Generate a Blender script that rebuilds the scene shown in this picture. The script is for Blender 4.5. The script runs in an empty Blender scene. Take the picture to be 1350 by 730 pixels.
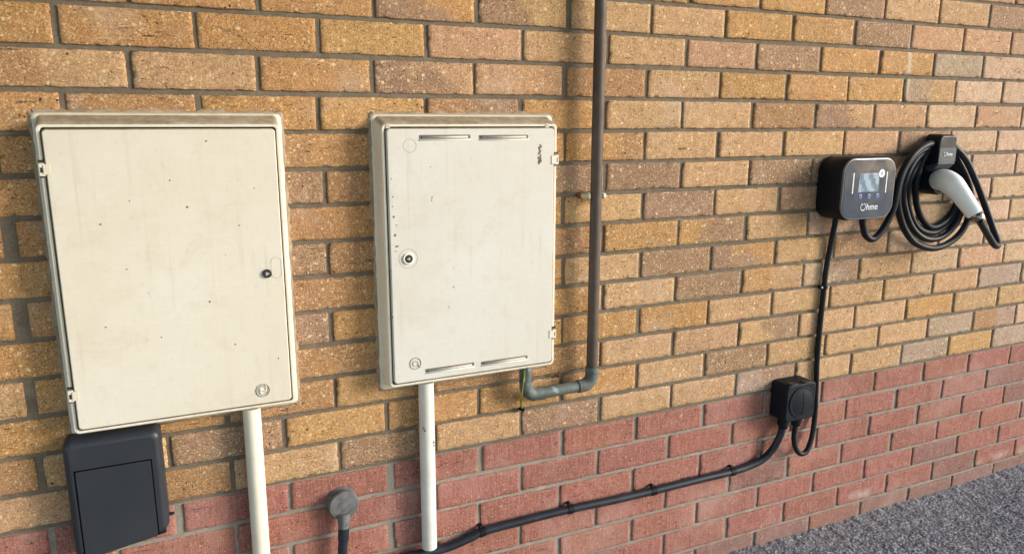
import bpy, bmesh, math, random
from mathutils import Vector, Matrix, noise
random.seed(7)
S = bpy.context.scene
COL = S.collection
PI = math.pi

# ------------------------------------------------------------------ helpers
def wloc(o):
    v = Vector((0, 0, 0))
    while o is not None:
        v += o.location; o = o.parent
    return v

def link(name, me, m, parent=None, smooth=True, loc=None):
    """mesh data in world coordinates -> ONE object (origin at loc or at its parent's)"""
    o = bpy.data.objects.new(name, me); COL.objects.link(o)
    base = wloc(parent) if parent else Vector((0, 0, 0))
    if loc is not None:
        o.location = Vector(loc) - base; base = Vector(loc)
    me.transform(Matrix.Translation(-base))
    if m is not None and len(me.materials) == 0: me.materials.append(m)
    if parent: o.parent = parent
    for p in me.polygons: p.use_smooth = smooth
    return o

def obj(name, bm, m, parent=None, smooth=True, loc=None, angle=38):
    me = bpy.data.meshes.new(name)
    bmesh.ops.recalc_face_normals(bm, faces=bm.faces)
    if smooth:
        for e in bm.edges:
            if len(e.link_faces) == 2 and (e.calc_face_angle(0) > math.radians(angle) or (max(len(f.verts) for f in e.link_faces) > 8 and e.calc_face_angle(0) > .06)): e.smooth = False
    bm.to_mesh(me); bm.free()
    return link(name, me, m, parent, smooth, loc)

def thing(name, label, cat, loc=(0, 0, 0), group=None):
    o = bpy.data.objects.new(name, None); COL.objects.link(o); o.location = loc
    o.empty_display_size = .05
    return tag(o, label, cat, group)

def tag(o, label, cat, group=None):
    o['label'] = label; o['category'] = cat
    if group: o['group'] = group
    return o

def dup(root, loc):
    c = root.copy(); COL.objects.link(c); c.location = loc
    for ch in list(root.children):
        d = ch.copy(); COL.objects.link(d); d.parent = c
        for g in list(ch.children):
            e = g.copy(); COL.objects.link(e); e.parent = d
    return c

def rrect(x0, x1, z0, z1, r, y, n=6):
    """rounded rectangle loop in the plane y"""
    if not isinstance(r, (tuple, list)): r = (r, r, r, r)      # TR, TL, BL, BR
    pts = []
    for (cx, cz, a0, rr) in ((x1, z1, 0, r[0]), (x0, z1, 90, r[1]), (x0, z0, 180, r[2]), (x1, z0, 270, r[3])):
        sx = -1 if cx == x1 else 1; sz = -1 if cz == z1 else 1
        for i in range(n + 1):
            a = math.radians(a0 + 90 * i / n)
            pts.append((cx + sx * rr + rr * math.cos(a), y, cz + sz * rr + rr * math.sin(a)))
    return pts

def loft(bm, loops, cap0=True, cap1=True):
    vs = [[bm.verts.new(p) for p in l] for l in loops]
    n = len(vs[0])
    for a, b in zip(vs, vs[1:]):
        for i in range(n):
            bm.faces.new((a[i], a[(i + 1) % n], b[(i + 1) % n], b[i]))
    if cap0: bm.faces.new(list(reversed(vs[0])))
    if cap1: bm.faces.new(vs[-1])
    return bm

def plate(bm, x0, x1, z0, z1, r, y0, y1, bev=.001, n=6):
    """rounded plate from y0 (wall side) to y1 (viewer side, more negative)"""
    s = -1 if y1 < y0 else 1
    k = .7
    loft(bm, [rrect(x0, x1, z0, z1, r, y0, n), rrect(x0, x1, z0, z1, r, y1 - s * bev, n),
              rrect(x0 + bev * .3, x1 - bev * .3, z0 + bev * .3, z1 - bev * .3, r, y1 - s * bev * .3, n),
              rrect(x0 + bev, x1 - bev, z0 + bev, z1 - bev, max(r - bev, .0003) if not isinstance(r, (tuple, list)) else r, y1, n)])
    return bm

def box(bm, x0, x1, y0, y1, z0, z1, bev=0.0):
    g = bmesh.ops.create_cube(bm, size=1)
    for v in g['verts']:
        v.co = Vector(((x0 + x1) / 2 + v.co.x * (x1 - x0), (y0 + y1) / 2 + v.co.y * (y1 - y0), (z0 + z1) / 2 + v.co.z * (z1 - z0)))
    if bev:
        es = list({e for v in g['verts'] for e in v.link_edges})
        bmesh.ops.bevel(bm, geom=es, offset=bev, segments=2, affect='EDGES')
    return bm

def spline(pts, per=8):
    P = [Vector(p) for p in pts]; out = []
    for i in range(len(P) - 1):
        p0 = P[i - 1] if i else P[0] * 2 - P[1]; p1 = P[i]; p2 = P[i + 1]
        p3 = P[i + 2] if i + 2 < len(P) else P[-1] * 2 - P[-2]
        for k in range(per):
            t = k / per
            out.append(.5 * ((2 * p1) + (p2 - p0) * t + (2 * p0 - 5 * p1 + 4 * p2 - p3) * t * t + (3 * p1 - p0 - 3 * p2 + p3) * t ** 3))
    out.append(P[-1]); return out

def tube(bm, pts, r, n=14, cap=True, flat=1.0):
    """swept tube with parallel transport; r a number or a list"""
    P = [Vector(p) for p in pts]
    t = (P[1] - P[0]).normalized()
    nrm = t.cross(Vector((0, 1, 0)))
    if nrm.length < .05: nrm = t.cross(Vector((1, 0, 0)))
    nrm.normalize(); rings = []
    for i, p in enumerate(P):
        t2 = (P[min(i + 1, len(P) - 1)] - P[max(i - 1, 0)]).normalized()
        nrm = (nrm - t2 * nrm.dot(t2)).normalized(); b = t2.cross(nrm)
        rr = r[i] if isinstance(r, (list, tuple)) else r
        rings.append([p + (nrm * math.cos(2 * PI * k / n) + b * math.sin(2 * PI * k / n) * flat) * rr for k in range(n)])
    loft(bm, rings, cap, cap); return bm

def lathe(bm, prof, c, axis='Y', n=32):
    """prof: list of (radius, distance along axis)"""
    rings = []
    for r, d in prof:
        ring = []
        for k in range(n):
            a = 2 * PI * k / n; u, w = r * math.cos(a), r * math.sin(a)
            ring.append(Vector(c) + {'Y': Vector((u, d, w)), 'Z': Vector((u, w, d)), 'X': Vector((d, u, w))}[axis])
        rings.append(ring)
    loft(bm, rings); return bm

def ring(bm, c, R, r, n=28, m=8):
    pts = [Vector(c) + Vector((R * math.cos(2 * PI * k / n), 0, R * math.sin(2 * PI * k / n))) for k in range(n)]
    vs = []
    for k in range(n):
        a = 2 * PI * k / n; d = Vector((math.cos(a), 0, math.sin(a)))
        vs.append([bm.verts.new(pts[k] + d * r * math.cos(2 * PI * j / m) + Vector((0, r * math.sin(2 * PI * j / m), 0))) for j in range(m)])
    for k in range(n):
        for j in range(m):
            bm.faces.new((vs[k][j], vs[(k + 1) % n][j], vs[(k + 1) % n][(j + 1) % m], vs[k][(j + 1) % m]))
    return bm

B = bmesh.new

# ------------------------------------------------------------------ materials
class NT:
    def __init__(s, name):
        s.m = bpy.data.materials.new(name); s.m.use_nodes = True; s.t = s.m.node_tree
        s.b = s.t.nodes['Principled BSDF']; s.o = s.t.nodes['Material Output']
        s.co = s.n('ShaderNodeTexCoord').outputs['Object']
    def n(s, t, **k):
        x = s.t.nodes.new(t)
        for a, v in k.items(): setattr(x, a, v)
        return x
    def l(s, a, b): s.t.links.new(a, b)
    def val(s, sock, v):
        if hasattr(v, 'links'): s.l(v, sock)
        else: sock.default_value = v
    def noise(s, scale, detail=4, rough=.55, vec=None, dist=0):
        x = s.n('ShaderNodeTexNoise'); x.inputs['Scale'].default_value = scale; x.inputs['Detail'].default_value = detail
        x.inputs['Roughness'].default_value = rough; x.inputs['Distortion'].default_value = dist
        s.l(vec or s.co, x.inputs['Vector']); return x.outputs['Fac']
    def vor(s, scale, out='Distance', feature='F1', vec=None, rnd=1):
        x = s.n('ShaderNodeTexVoronoi', feature=feature); x.inputs['Scale'].default_value = scale; x.inputs['Randomness'].default_value = rnd
        s.l(vec or s.co, x.inputs['Vector']); return x.outputs[out]
    def map(s, v, a, b, c=0, d=1, smooth=False):
        x = s.n('ShaderNodeMapRange'); x.clamp = True
        if smooth: x.interpolation_type = 'SMOOTHSTEP'
        s.l(v, x.inputs[0])
        for i, q in enumerate((a, b, c, d)): x.inputs[i + 1].default_value = q
        return x.outputs[0]
    def math(s, op, a, b=0.0):
        x = s.n('ShaderNodeMath', operation=op); s.val(x.inputs[0], a); s.val(x.inputs[1], b); return x.outputs[0]
    def mix(s, f, a, b, mode='MIX'):
        x = s.n('ShaderNodeMix', data_type='RGBA', blend_type=mode); s.val(x.inputs[0], f)
        s.val(x.inputs[6], a if hasattr(a, 'links') else (*a, 1)); s.val(x.inputs[7], b if hasattr(b, 'links') else (*b, 1))
        return x.outputs[2]
    def xyz(s):
        x = s.n('ShaderNodeSeparateXYZ'); s.l(s.co, x.inputs[0]); return x.outputs
    def stretch(s, v):
        x = s.n('ShaderNodeMapping'); s.l(s.co, x.inputs['Vector']); x.inputs['Scale'].default_value = v; return x.outputs[0]
    def bump(s, h, strength=.3, dist=.001):
        x = s.n('ShaderNodeBump'); x.inputs['Strength'].default_value = strength; x.inputs['Distance'].default_value = dist
        s.l(h, x.inputs['Height']); s.l(x.outputs[0], s.b.inputs['Normal'])
    def set(s, col=None, rough=None, metal=None, spec=None, coat=None):
        if col is not None: s.val(s.b.inputs['Base Color'], col if hasattr(col, 'links') else (*col, 1))
        if rough is not None: s.val(s.b.inputs['Roughness'], rough)
        if metal is not None: s.b.inputs['Metallic'].default_value = metal
        if spec is not None: s.b.inputs['Specular IOR Level'].default_value = spec
        if coat is not None: s.b.inputs['Coat Weight'].default_value = coat
        return s.m

def mat_brick(name, red=False):
    t = NT(name)
    at = t.n('ShaderNodeAttribute', attribute_name='Col'); base = at.outputs['Color']
    pa = t.n('ShaderNodeAttribute', attribute_name='pit'); pit = pa.outputs['Fac']
    c = base
    gr = t.noise(330, 4, .7); c = t.mix(t.map(gr, .38, .60, .62, 0), c, (.22, .105, .035) if not red else (.16, .05, .038))
    c = t.mix(t.map(gr, .50, .64, 0, .6), c, (.70, .47, .23) if not red else (.48, .25, .19))
    # body mottling
    n1 = t.noise(38, 5, .6); c = t.mix(t.map(n1, .35, .72, 0, .42), c, (.20, .095, .04) if not red else (.17, .055, .042))
    n2 = t.noise(150, 4, .65); c = t.mix(t.map(n2, .36, .60, .28, 0), c, (.10, .05, .025) if not red else (.12, .04, .032))
    n3 = t.noise(90, 5, .7); c = t.mix(t.map(n3, .52, .78, 0, .55 if not red else .32), c, (.60, .40, .20) if not red else (.46, .24, .17))
    # cream grog flecks: ragged, several sizes
    nz_ = t.n('ShaderNodeTexNoise'); nz_.inputs['Scale'].default_value = 230; nz_.inputs['Detail'].default_value = 3; t.l(t.co, nz_.inputs['Vector'])
    wv = t.n('ShaderNodeVectorMath', operation='MULTIPLY_ADD'); t.l(nz_.outputs['Color'], wv.inputs[0]); wv.inputs[1].default_value = (.006, .006, .006); t.l(t.co, wv.inputs[2]); wv = wv.outputs[0]
    dens = t.map(t.noise(9, 3), .35, .65, 1.04, .93)
    for sc, th, amt in ((250, .72, .6), (150, .85, .68), (90, .94, .75)):
        sel = t.vor(sc, 'Color', vec=wv); sp = t.n('ShaderNodeSeparateColor'); t.l(sel, sp.inputs[0])
        fl = t.math('MULTIPLY', t.map(t.vor(sc, 'Distance', vec=wv), .18, .42, amt, 0), t.math('GREATER_THAN', sp.outputs[0], t.math('MULTIPLY', dens, th + (.10 if red else 0))))
        c = t.mix(fl, c, (.74, .55, .31) if not red else (.58, .38, .29))
    # dark iron pits
    sel3 = t.vor(85, 'Color', vec=wv); sp3 = t.n('ShaderNodeSeparateColor'); t.l(sel3, sp3.inputs[0])
    d3 = t.vor(85, 'Distance', vec=wv)
    th = t.math('SUBTRACT', .965, t.math('MULTIPLY', pit, .17))
    pk = t.math('MULTIPLY', t.map(d3, .16, .30, 1, 0), t.math('GREATER_THAN', sp3.outputs[1], th))
    sel4 = t.vor(240, 'Color', vec=wv); sp4 = t.n('ShaderNodeSeparateColor'); t.l(sel4, sp4.inputs[0])
    pk2 = t.math('MULTIPLY', t.map(t.vor(240, 'Distance', vec=wv), .2, .45, .7, 0), t.math('GREATER_THAN', sp4.outputs[1], .87))
    pk = t.math('MAXIMUM', pk, pk2)
    # creases: short horizontal drag cracks
    cr = t.noise(1, 3, .6, vec=t.stretch((26, 40, 190)), dist=1.6)
    crk = t.math('MULTIPLY', t.map(cr, .62, .665, 0, .85), t.map(t.noise(11, 2), .45, .6))
    if red:
        vs = t.noise(1, 2, .5, vec=t.stretch((420, 60, 16)))
        c = t.mix(t.map(vs, .52, .66, 0, .5), c, (.15, .05, .042))
        c = t.mix(t.map(vs, .46, .30, 0, .3), c, (.44, .22, .18))
    c = t.mix(t.math('MAXIMUM', pk, crk), c, (.028, .018, .012))
    # soot and pale bloom in patches with a shape of their own
    c = t.mix(t.map(t.noise(4.2, 5, .62), .58, .82, 0, .22), c, (.17, .115, .075) if not red else (.16, .10, .09))
    c = t.mix(t.map(t.noise(6.5, 4, .6, dist=.4), .56, .80, 0, .30), c, (.52, .46, .39) if not red else (.46, .31, .26))
    c = t.mix(t.map(t.noise(17, 4, .6, dist=.5), .52, .74, 0, .30), c, (.40, .235, .16) if not red else (.36, .17, .13))
    x, y, z = t.xyz()
    if not red:
        # thin pale streak of mortar wash running down the wall right of the pipe
        w = t.math('ADD', x, t.math('MULTIPLY', t.math('SUBTRACT', t.noise(22, 3), .5), .02))
        st = t.math('MULTIPLY', t.map(t.math('ABSOLUTE', t.math('SUBTRACT', w, 1.695)), .004, .012, 1, 0),
                    t.math('MULTIPLY', t.map(z, 1.325, 1.36), t.map(z, 1.50, 1.54, 1, 0)))
        c = t.mix(t.math('MULTIPLY', st, .6), c, (.55, .47, .38))
    else:
        zz = t.math('ADD', z, t.math('MULTIPLY', t.math('SUBTRACT', t.noise(9, 4), .5), .09))
        c = t.mix(t.map(zz, .02, .09, .35, 0), c, (.21, .145, .12))
        ef = t.math('MULTIPLY', t.map(zz, .045, .075, 0, 1), t.math('MULTIPLY', t.map(z, .10, .07), t.map(t.noise(5, 4, .6), .56, .66)))
        c = t.mix(t.math('MULTIPLY', ef, .4), c, (.62, .58, .54))
        c = t.mix(t.map(t.noise(3.1, 4, .6), .5, .75, 0, .35), c, (.50, .34, .29))       # splash dirt above the tarmac
    h = t.math('ADD', t.math('MULTIPLY', t.noise(330, 5, .7), .6), t.math('MULTIPLY', t.noise(85, 3), .7))
    h = t.math('SUBTRACT', h, t.math('MULTIPLY', t.math('MAXIMUM', pk, crk), 1.1))
    t.bump(h, .65, .0016)
    return t.set(c, .9, spec=.25)

def mat_mortar(name, a, b):
    t = NT(name)
    c = t.mix(t.map(t.noise(30, 5, .65), .3, .7), a, b)
    c = t.mix(t.map(t.noise(400, 3, .6), .5, .7, 0, .5), c, tuple(v * 1.5 for v in b))
    c = t.mix(t.map(t.noise(16, 5, .65), .56, .72, 0, .45), c, tuple(min(1, v * 1.7) for v in b))
    c = t.mix(t.map(t.noise(60, 4, .7), .60, .74, 0, .6), c, tuple(v * .35 for v in a))
    c = t.mix(t.map(t.noise(5, 4), .5, .75, 0, .4), c, tuple(v * .6 for v in a))
    t.bump(t.noise(320, 5, .7), .8, .002)
    return t.set(c, .95, spec=.2)

def mat_grp(name, base, grime_shade=.5, specks=True):
    """weathered cream glass-fibre"""
    t = NT(name)
    c = t.mix(t.map(t.noise(5, 5, .6), .35, .7, 0, .6), base, tuple(v * k for v, k in zip(base, (.90, .86, .76))))
    weave = t.noise(1, 2, .5, vec=t.stretch((25, 40, 330)))
    c = t.mix(t.map(weave, .42, .66, 0, .16), c, tuple(v * .82 for v in base))
    wv = t.noise(1, 2, .5, vec=t.stretch((330, 40, 25)))
    c = t.mix(t.map(wv, .46, .68, 0, .12), c, tuple(v * .82 for v in base))
    c = t.mix(t.map(t.noise(14, 6, .7, dist=.6), .52, .78, 0, .42), c, (.47, .385, .26))
    c = t.mix(t.map(t.noise(70, 6, .75), .56, .76, 0, .35), c, (.40, .33, .235))
    run = t.noise(1, 4, .6, vec=t.stretch((75, 75, 2.6)))
    c = t.mix(t.math('MULTIPLY', t.map(run, .56, .72, 0, .34), t.map(t.noise(7, 3), .4, .6)), c, (.40, .32, .21))
    if specks:
        sel = t.vor(21, 'Color'); sp = t.n('ShaderNodeSeparateColor'); t.l(sel, sp.inputs[0])
        dd = t.math('ADD', t.vor(21, 'Distance'), t.math('MULTIPLY', t.math('SUBTRACT', t.noise(300, 3), .5), .09))
        sk = t.math('MULTIPLY', t.map(dd, .030, .060, .85, 0), t.math('GREATER_THAN', sp.outputs[0], .85))
        c = t.mix(sk, c, (.09, .075, .055))
        dd2 = t.vor(70, 'Distance'); sel2 = t.vor(70, 'Color'); sp2 = t.n('ShaderNodeSeparateColor'); t.l(sel2, sp2.inputs[0])
        c = t.mix(t.math('MULTIPLY', t.map(dd2, .05, .10, .5, 0), t.math('GREATER_THAN', sp2.outputs[1], .95)), c, (.25, .2, .14))
    ge = t.n('ShaderNodeNewGeometry'); sx = t.n('ShaderNodeSeparateXYZ'); t.l(ge.outputs['Normal'], sx.inputs[0])
    up = t.math('MULTIPLY', t.map(sx.outputs[2], .15, .7), t.map(t.noise(30, 5, .7), .25, .65, .45, 1))
    c = t.mix(t.math('MULTIPLY', up, grime_shade), c, (.20, .145, .08))               # dust on upward faces, with their shade put into the same brown
    t.bump(t.math('ADD', t.noise(6, 2), t.math('MULTIPLY', weave, .10)), .25, .002)
    return t.set(c, t.map(t.noise(18, 4), .3, .7, .42, .6), spec=.4)

def mat_plain(name, col, rough=.5, metal=0, var=.2, dust=0, dustcol=(.30, .28, .25), bump=.1, spec=.5, scale=40):
    t = NT(name)
    c = t.mix(t.map(t.noise(scale, 5, .6), .3, .7), tuple(v * (1 - var) for v in col), tuple(v * (1 + var) for v in col))
    if dust: c = t.mix(t.map(t.noise(scale * .5, 6, .7, dist=.3), .42, .72, 0, dust), c, dustcol)
    if bump: t.bump(t.noise(scale * 9, 4), bump, .0006)
    return t.set(c, t.map(t.noise(scale * .7, 4), .3, .7, max(rough - .08, .02), min(rough + .08, 1)), metal, spec)

M = {}
M['buff'] = mat_brick('buff_brick')
M['redb'] = mat_brick('red_brick', True)
M['mortar'] = mat_mortar('dark_mortar', (.120, .096, .068), (.175, .146, .108))
M['mortar_low'] = mat_mortar('grey_mortar', (.215, .185, .150), (.29, .255, .21))
M['grp'] = mat_grp('cream_fibreglass', (.635, .59, .50), .85)
M['grp2'] = mat_grp('pale_fibreglass', (.60, .578, .53), .8)
M['frame'] = mat_grp('cream_frame', (.70, .65, .54), .95, False)
M['gap'] = mat_plain('gap_shadow_black', (.018, .016, .014), .9)
M['groove'] = mat_plain('groove_shade', (.003, .003, .003), .9, spec=.05)
M['emb'] = mat_plain('grimy_cream', (.42, .375, .29), .7, var=.25)
M['vent'] = mat_plain('vent_shade', (.16, .135, .10), .8)
M['seal'] = mat_plain('weathered_sealant', (.27, .20, .125), .75, var=.3, dust=.6, dustcol=(.38, .31, .22), bump=.5, scale=60)
M['embl'] = mat_plain('rubbed_cream', (.80, .75, .64), .5, var=.1)
M['lockb'] = mat_plain('lock_black', (.020, .018, .015), .45)
M['lockt'] = mat_plain('lock_recess', (.42, .40, .35), .55)
M['dirt'] = mat_plain('dry_mud', (.16, .125, .09), .95, var=.4, scale=300)
M['pvc'] = mat_plain('cream_conduit', (.74, .68, .54), .42, var=.07, dust=.38, dustcol=(.50, .43, .31), scale=22)
M['pvc2'] = mat_plain('grey_white_conduit', (.70, .67, .60), .42, var=.07, dust=.5, dustcol=(.46, .42, .35), scale=22)
M['brown'] = mat_plain('brown_pipe_paint', (.085, .064, .050), .55, var=.16, dust=.35, dustcol=(.14, .115, .095), scale=26, spec=.25)
def mat_patina():
    t = NT('weathered_copper')
    c = t.mix(t.map(t.noise(40, 5, .65), .35, .65), (.060, .066, .058), (.115, .145, .128))
    c = t.mix(t.map(t.noise(24, 6, .7, dist=.7), .56, .66, 0, .8), c, (.36, .42, .44))
    c = t.mix(t.map(t.noise(60, 4, .6), .62, .74, 0, .7), c, (.045, .038, .03))
    t.bump(t.noise(180, 5, .7), .4, .001)
    return t.set(c, .62)
M['patina'] = mat_patina()
M['solder'] = M['patina']
M['tan'] = mat_plain('tan_clip', (.55, .47, .34), .5)
M['black'] = mat_plain('black_plastic', (.009, .011, .015), .5, var=.1, bump=.12, spec=.14)
M['satin'] = mat_plain('anthracite_plastic', (.024, .027, .033), .40, var=.06, dust=.14, dustcol=(.045, .048, .052), bump=.08, scale=14, spec=.35)
M['cable'] = mat_plain('black_cable', (.014, .017, .023), .42, var=.15, dust=.4, dustcol=(.05, .06, .075), bump=.1, scale=20, spec=.25)
M['cord'] = mat_plain('charging_cord', (.010, .012, .016), .48, var=.1, dust=.12, dustcol=(.03, .034, .04), bump=.06, scale=20, spec=.18)
M['iso'] = mat_plain('matt_black_enclosure', (.010, .013, .018), .5, spec=.14, var=.12, dust=.15, dustcol=(.03, .034, .04), bump=.15)
M['dusty'] = mat_plain('dusty_grey_rubber', (.10, .10, .102), .9, var=.3, dust=.6, dustcol=(.20, .19, .175), bump=.4, scale=60)
M['glass'] = mat_plain('charger_front_glass', (.040, .053, .072), .16, var=.04, bump=0)  # blue-grey base: reflected sky put into the panel's colour
M['rim'] = mat_plain('silver_rim', (.17, .18, .20), .45, .5, var=.05, bump=0)
M['white'] = mat_plain('white_print', (.78, .80, .82), .5, var=.03, bump=0)
M['plug'] = mat_plain('white_plug', (.93, .91, .86), .32, var=.01, dust=.08, dustcol=(.5, .48, .42), bump=.03, scale=18)
M['chrome'] = mat_plain('steel_collar', (.30, .25, .21), .25, 1.0, var=.2, bump=0)
M['grey'] = mat_plain('holster_grey', (.060, .068, .080), .62, var=.06, bump=.05, spec=.25)
M['blue'] = mat_plain('blue_button', (.035, .13, .42), .35, var=.1, bump=0)
M['wg'] = mat_plain('wire_green', (.14, .24, .03), .5, var=.3)
M['wy'] = mat_plain('wire_yellow', (.42, .36, .05), .5, var=.2)
M['rust'] = mat_plain('rusty_nail', (.13, .06, .035), .8, var=.3)
def mat_screen():
    t = NT('lit_screen')
    w = t.n('ShaderNodeTexWave', wave_type='RINGS', rings_direction='SPHERICAL'); w.inputs['Scale'].default_value = 9; w.inputs['Distortion'].default_value = 2.0
    w.inputs['Detail'].default_value = 1; w.inputs['Detail Scale'].default_value = 14
    mp = t.n('ShaderNodeMapping'); t.l(t.co, mp.inputs['Vector']); mp.inputs['Location'].default_value = (-.16, 0, -.10); t.l(mp.outputs[0], w.inputs['Vector'])
    c = t.mix(t.map(w.outputs['Fac'], .2, .8), (.20, .29, .37), (.62, .72, .80))
    t.l(c, t.b.inputs['Emission Color']); t.b.inputs['Emission Strength'].default_value = .2
    return t.set((.05, .06, .07), .1)
M['screen'] = mat_screen()
def mat_tarmac():
    t = NT('tarmac')
    sel = t.vor(170, 'Color'); sp = t.n('ShaderNodeSeparateColor'); t.l(sel, sp.inputs[0])
    c = t.mix(t.map(sp.outputs[0], .1, .95), (.118, .124, .136), (.47, .48, .50))
    c = t.mix(t.map(sp.outputs[1], .86, .92, 0, .6), c, (.36, .34, .32))
    c = t.mix(t.map(t.vor(170, 'Distance'), .42, .7, 0, .6), c, (.030, .033, .040))
    c = t.mix(t.map(t.noise(3.0, 5, .6), .45, .75, 0, .4), c, (.11, .10, .095))
    x, y, z = t.xyz()
    yy = t.math('ADD', y, t.math('MULTIPLY', t.math('SUBTRACT', t.noise(8, 4), .5), .10))
    c = t.mix(t.map(yy, -.16, 0, 0, .45), c, (.25, .22, .20))
    c = t.mix(t.map(t.noise(7, 5, .7), .66, .74, 0, .7), c, (.035, .035, .03))       # grit washed against the wall
    t.bump(t.math('ADD', t.noise(420, 3), t.math('MULTIPLY', t.vor(170, 'Distance'), -1.0)), .5, .002)
    return t.set(c, t.map(sp.outputs[2], 0, 1, .6, .95), spec=.4)
M['tarmac'] = mat_tarmac()
M['paint'] = mat_plain('grey_soffit', (.22, .21, .20), .8)  # darkened to cut light bounced onto the wall
M['concrete'] = mat_plain('concrete', (.34, .33, .31), .9)

# ------------------------------------------------------------------ brick wall
PALETTE = dict(O=(.552, .292, .106), B=(.605, .380, .205), Y=(.585, .338, .125), K=(.590, .340, .215), P=(.700, .490, .340),
               M=(.285, .185, .145), N=(.395, .216, .105), G=(.43, .35, .295), R=(.395, .163, .116), V=(.245, .155, .135))  # right-hand tones lifted, stronger light there put into brick colour
ROWS = {   # course above the red band: left edge (in bricks), colour of each brick with shade by boxes and charger put in
    15: (-3, 'O O O O O B O O O M B B M P P'), 14: (-2.5, 'O O O M>O M>B B B O O M K K K P'),
    13: (-3, 'O O O Y K B B K M O O G P P'), 12: (-2.5, 'N>B B O M>B K N B O O O G>B P P P'),
    11: (-3, 'O N O Y N>M O B B N M>B K P K P'), 10: (-2.5, 'O O N>O O O O>N B B B K M P P P'),
    9: (-3, 'O O M N N M M B M M M P P P P'), 8: (-3.5, 'O O O N>O O O B M B K P P P P'),
    7: (-3, 'O O M N O N O O>M B P K P P P'), 6: (-2.5, 'O O N>O O O B M M>O B K P P P'),
    5: (-3, 'O O M O O O B M O P>M B P K P'), 4: (-2.5, 'O O N>O O O O O B B B B K G P'),
    3: (-3, 'O O N Y N N B B B>M B B O B B'), 2: (-2.5, 'B M Y O O O B M B B B G N>G P'),
    1: (-3, 'B N B M B M B B G>M B B G Y G'),
    0: (-2.5, 'R R R R R R R R R R R R R R'), -1: (-3, 'R R R R R R R R R R R R R V'), -2: (-2.5, 'R R R R R R R R R R R R R V'),
    -3: (-3, 'R R R R R R R R V R R R R R'), -4: (-2.5, 'R R R R R R R R R R R V R R'), -5: (-3, 'R R R R R R R R R R R R V R'),
    -6: (-2.5, 'V R V V R V R V V R V V V V')}
SHIFT = {0: .004, 11: -.004, 14: .005, 12: -.003, -3: -.001, 1: .002}
PIT = {(14, 2.5): 1, (14, 3.5): 1, (14, 1.5): 1, (14, .5): .5, (12, .5): .4, (12, -2.5): .4, (2, 4.5): .7, (1, 2): 1, (1, 0): .5, (1, 4): .3, (9, 3): .5, (8, 3.5): .5}
GAP = {(8, -2.5): .016, (6, -2.5): .013, (4, -2.5): .004, (2, -2.5): .005, (0, .5): .008, (0, -1.5): .006, (-2, .5): .006}
L_, H_ = .225, .075
wall = thing('brick_wall', 'house wall of mottled buff bricks over a band of red bricks', 'wall', (0, 0, 0))

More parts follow.
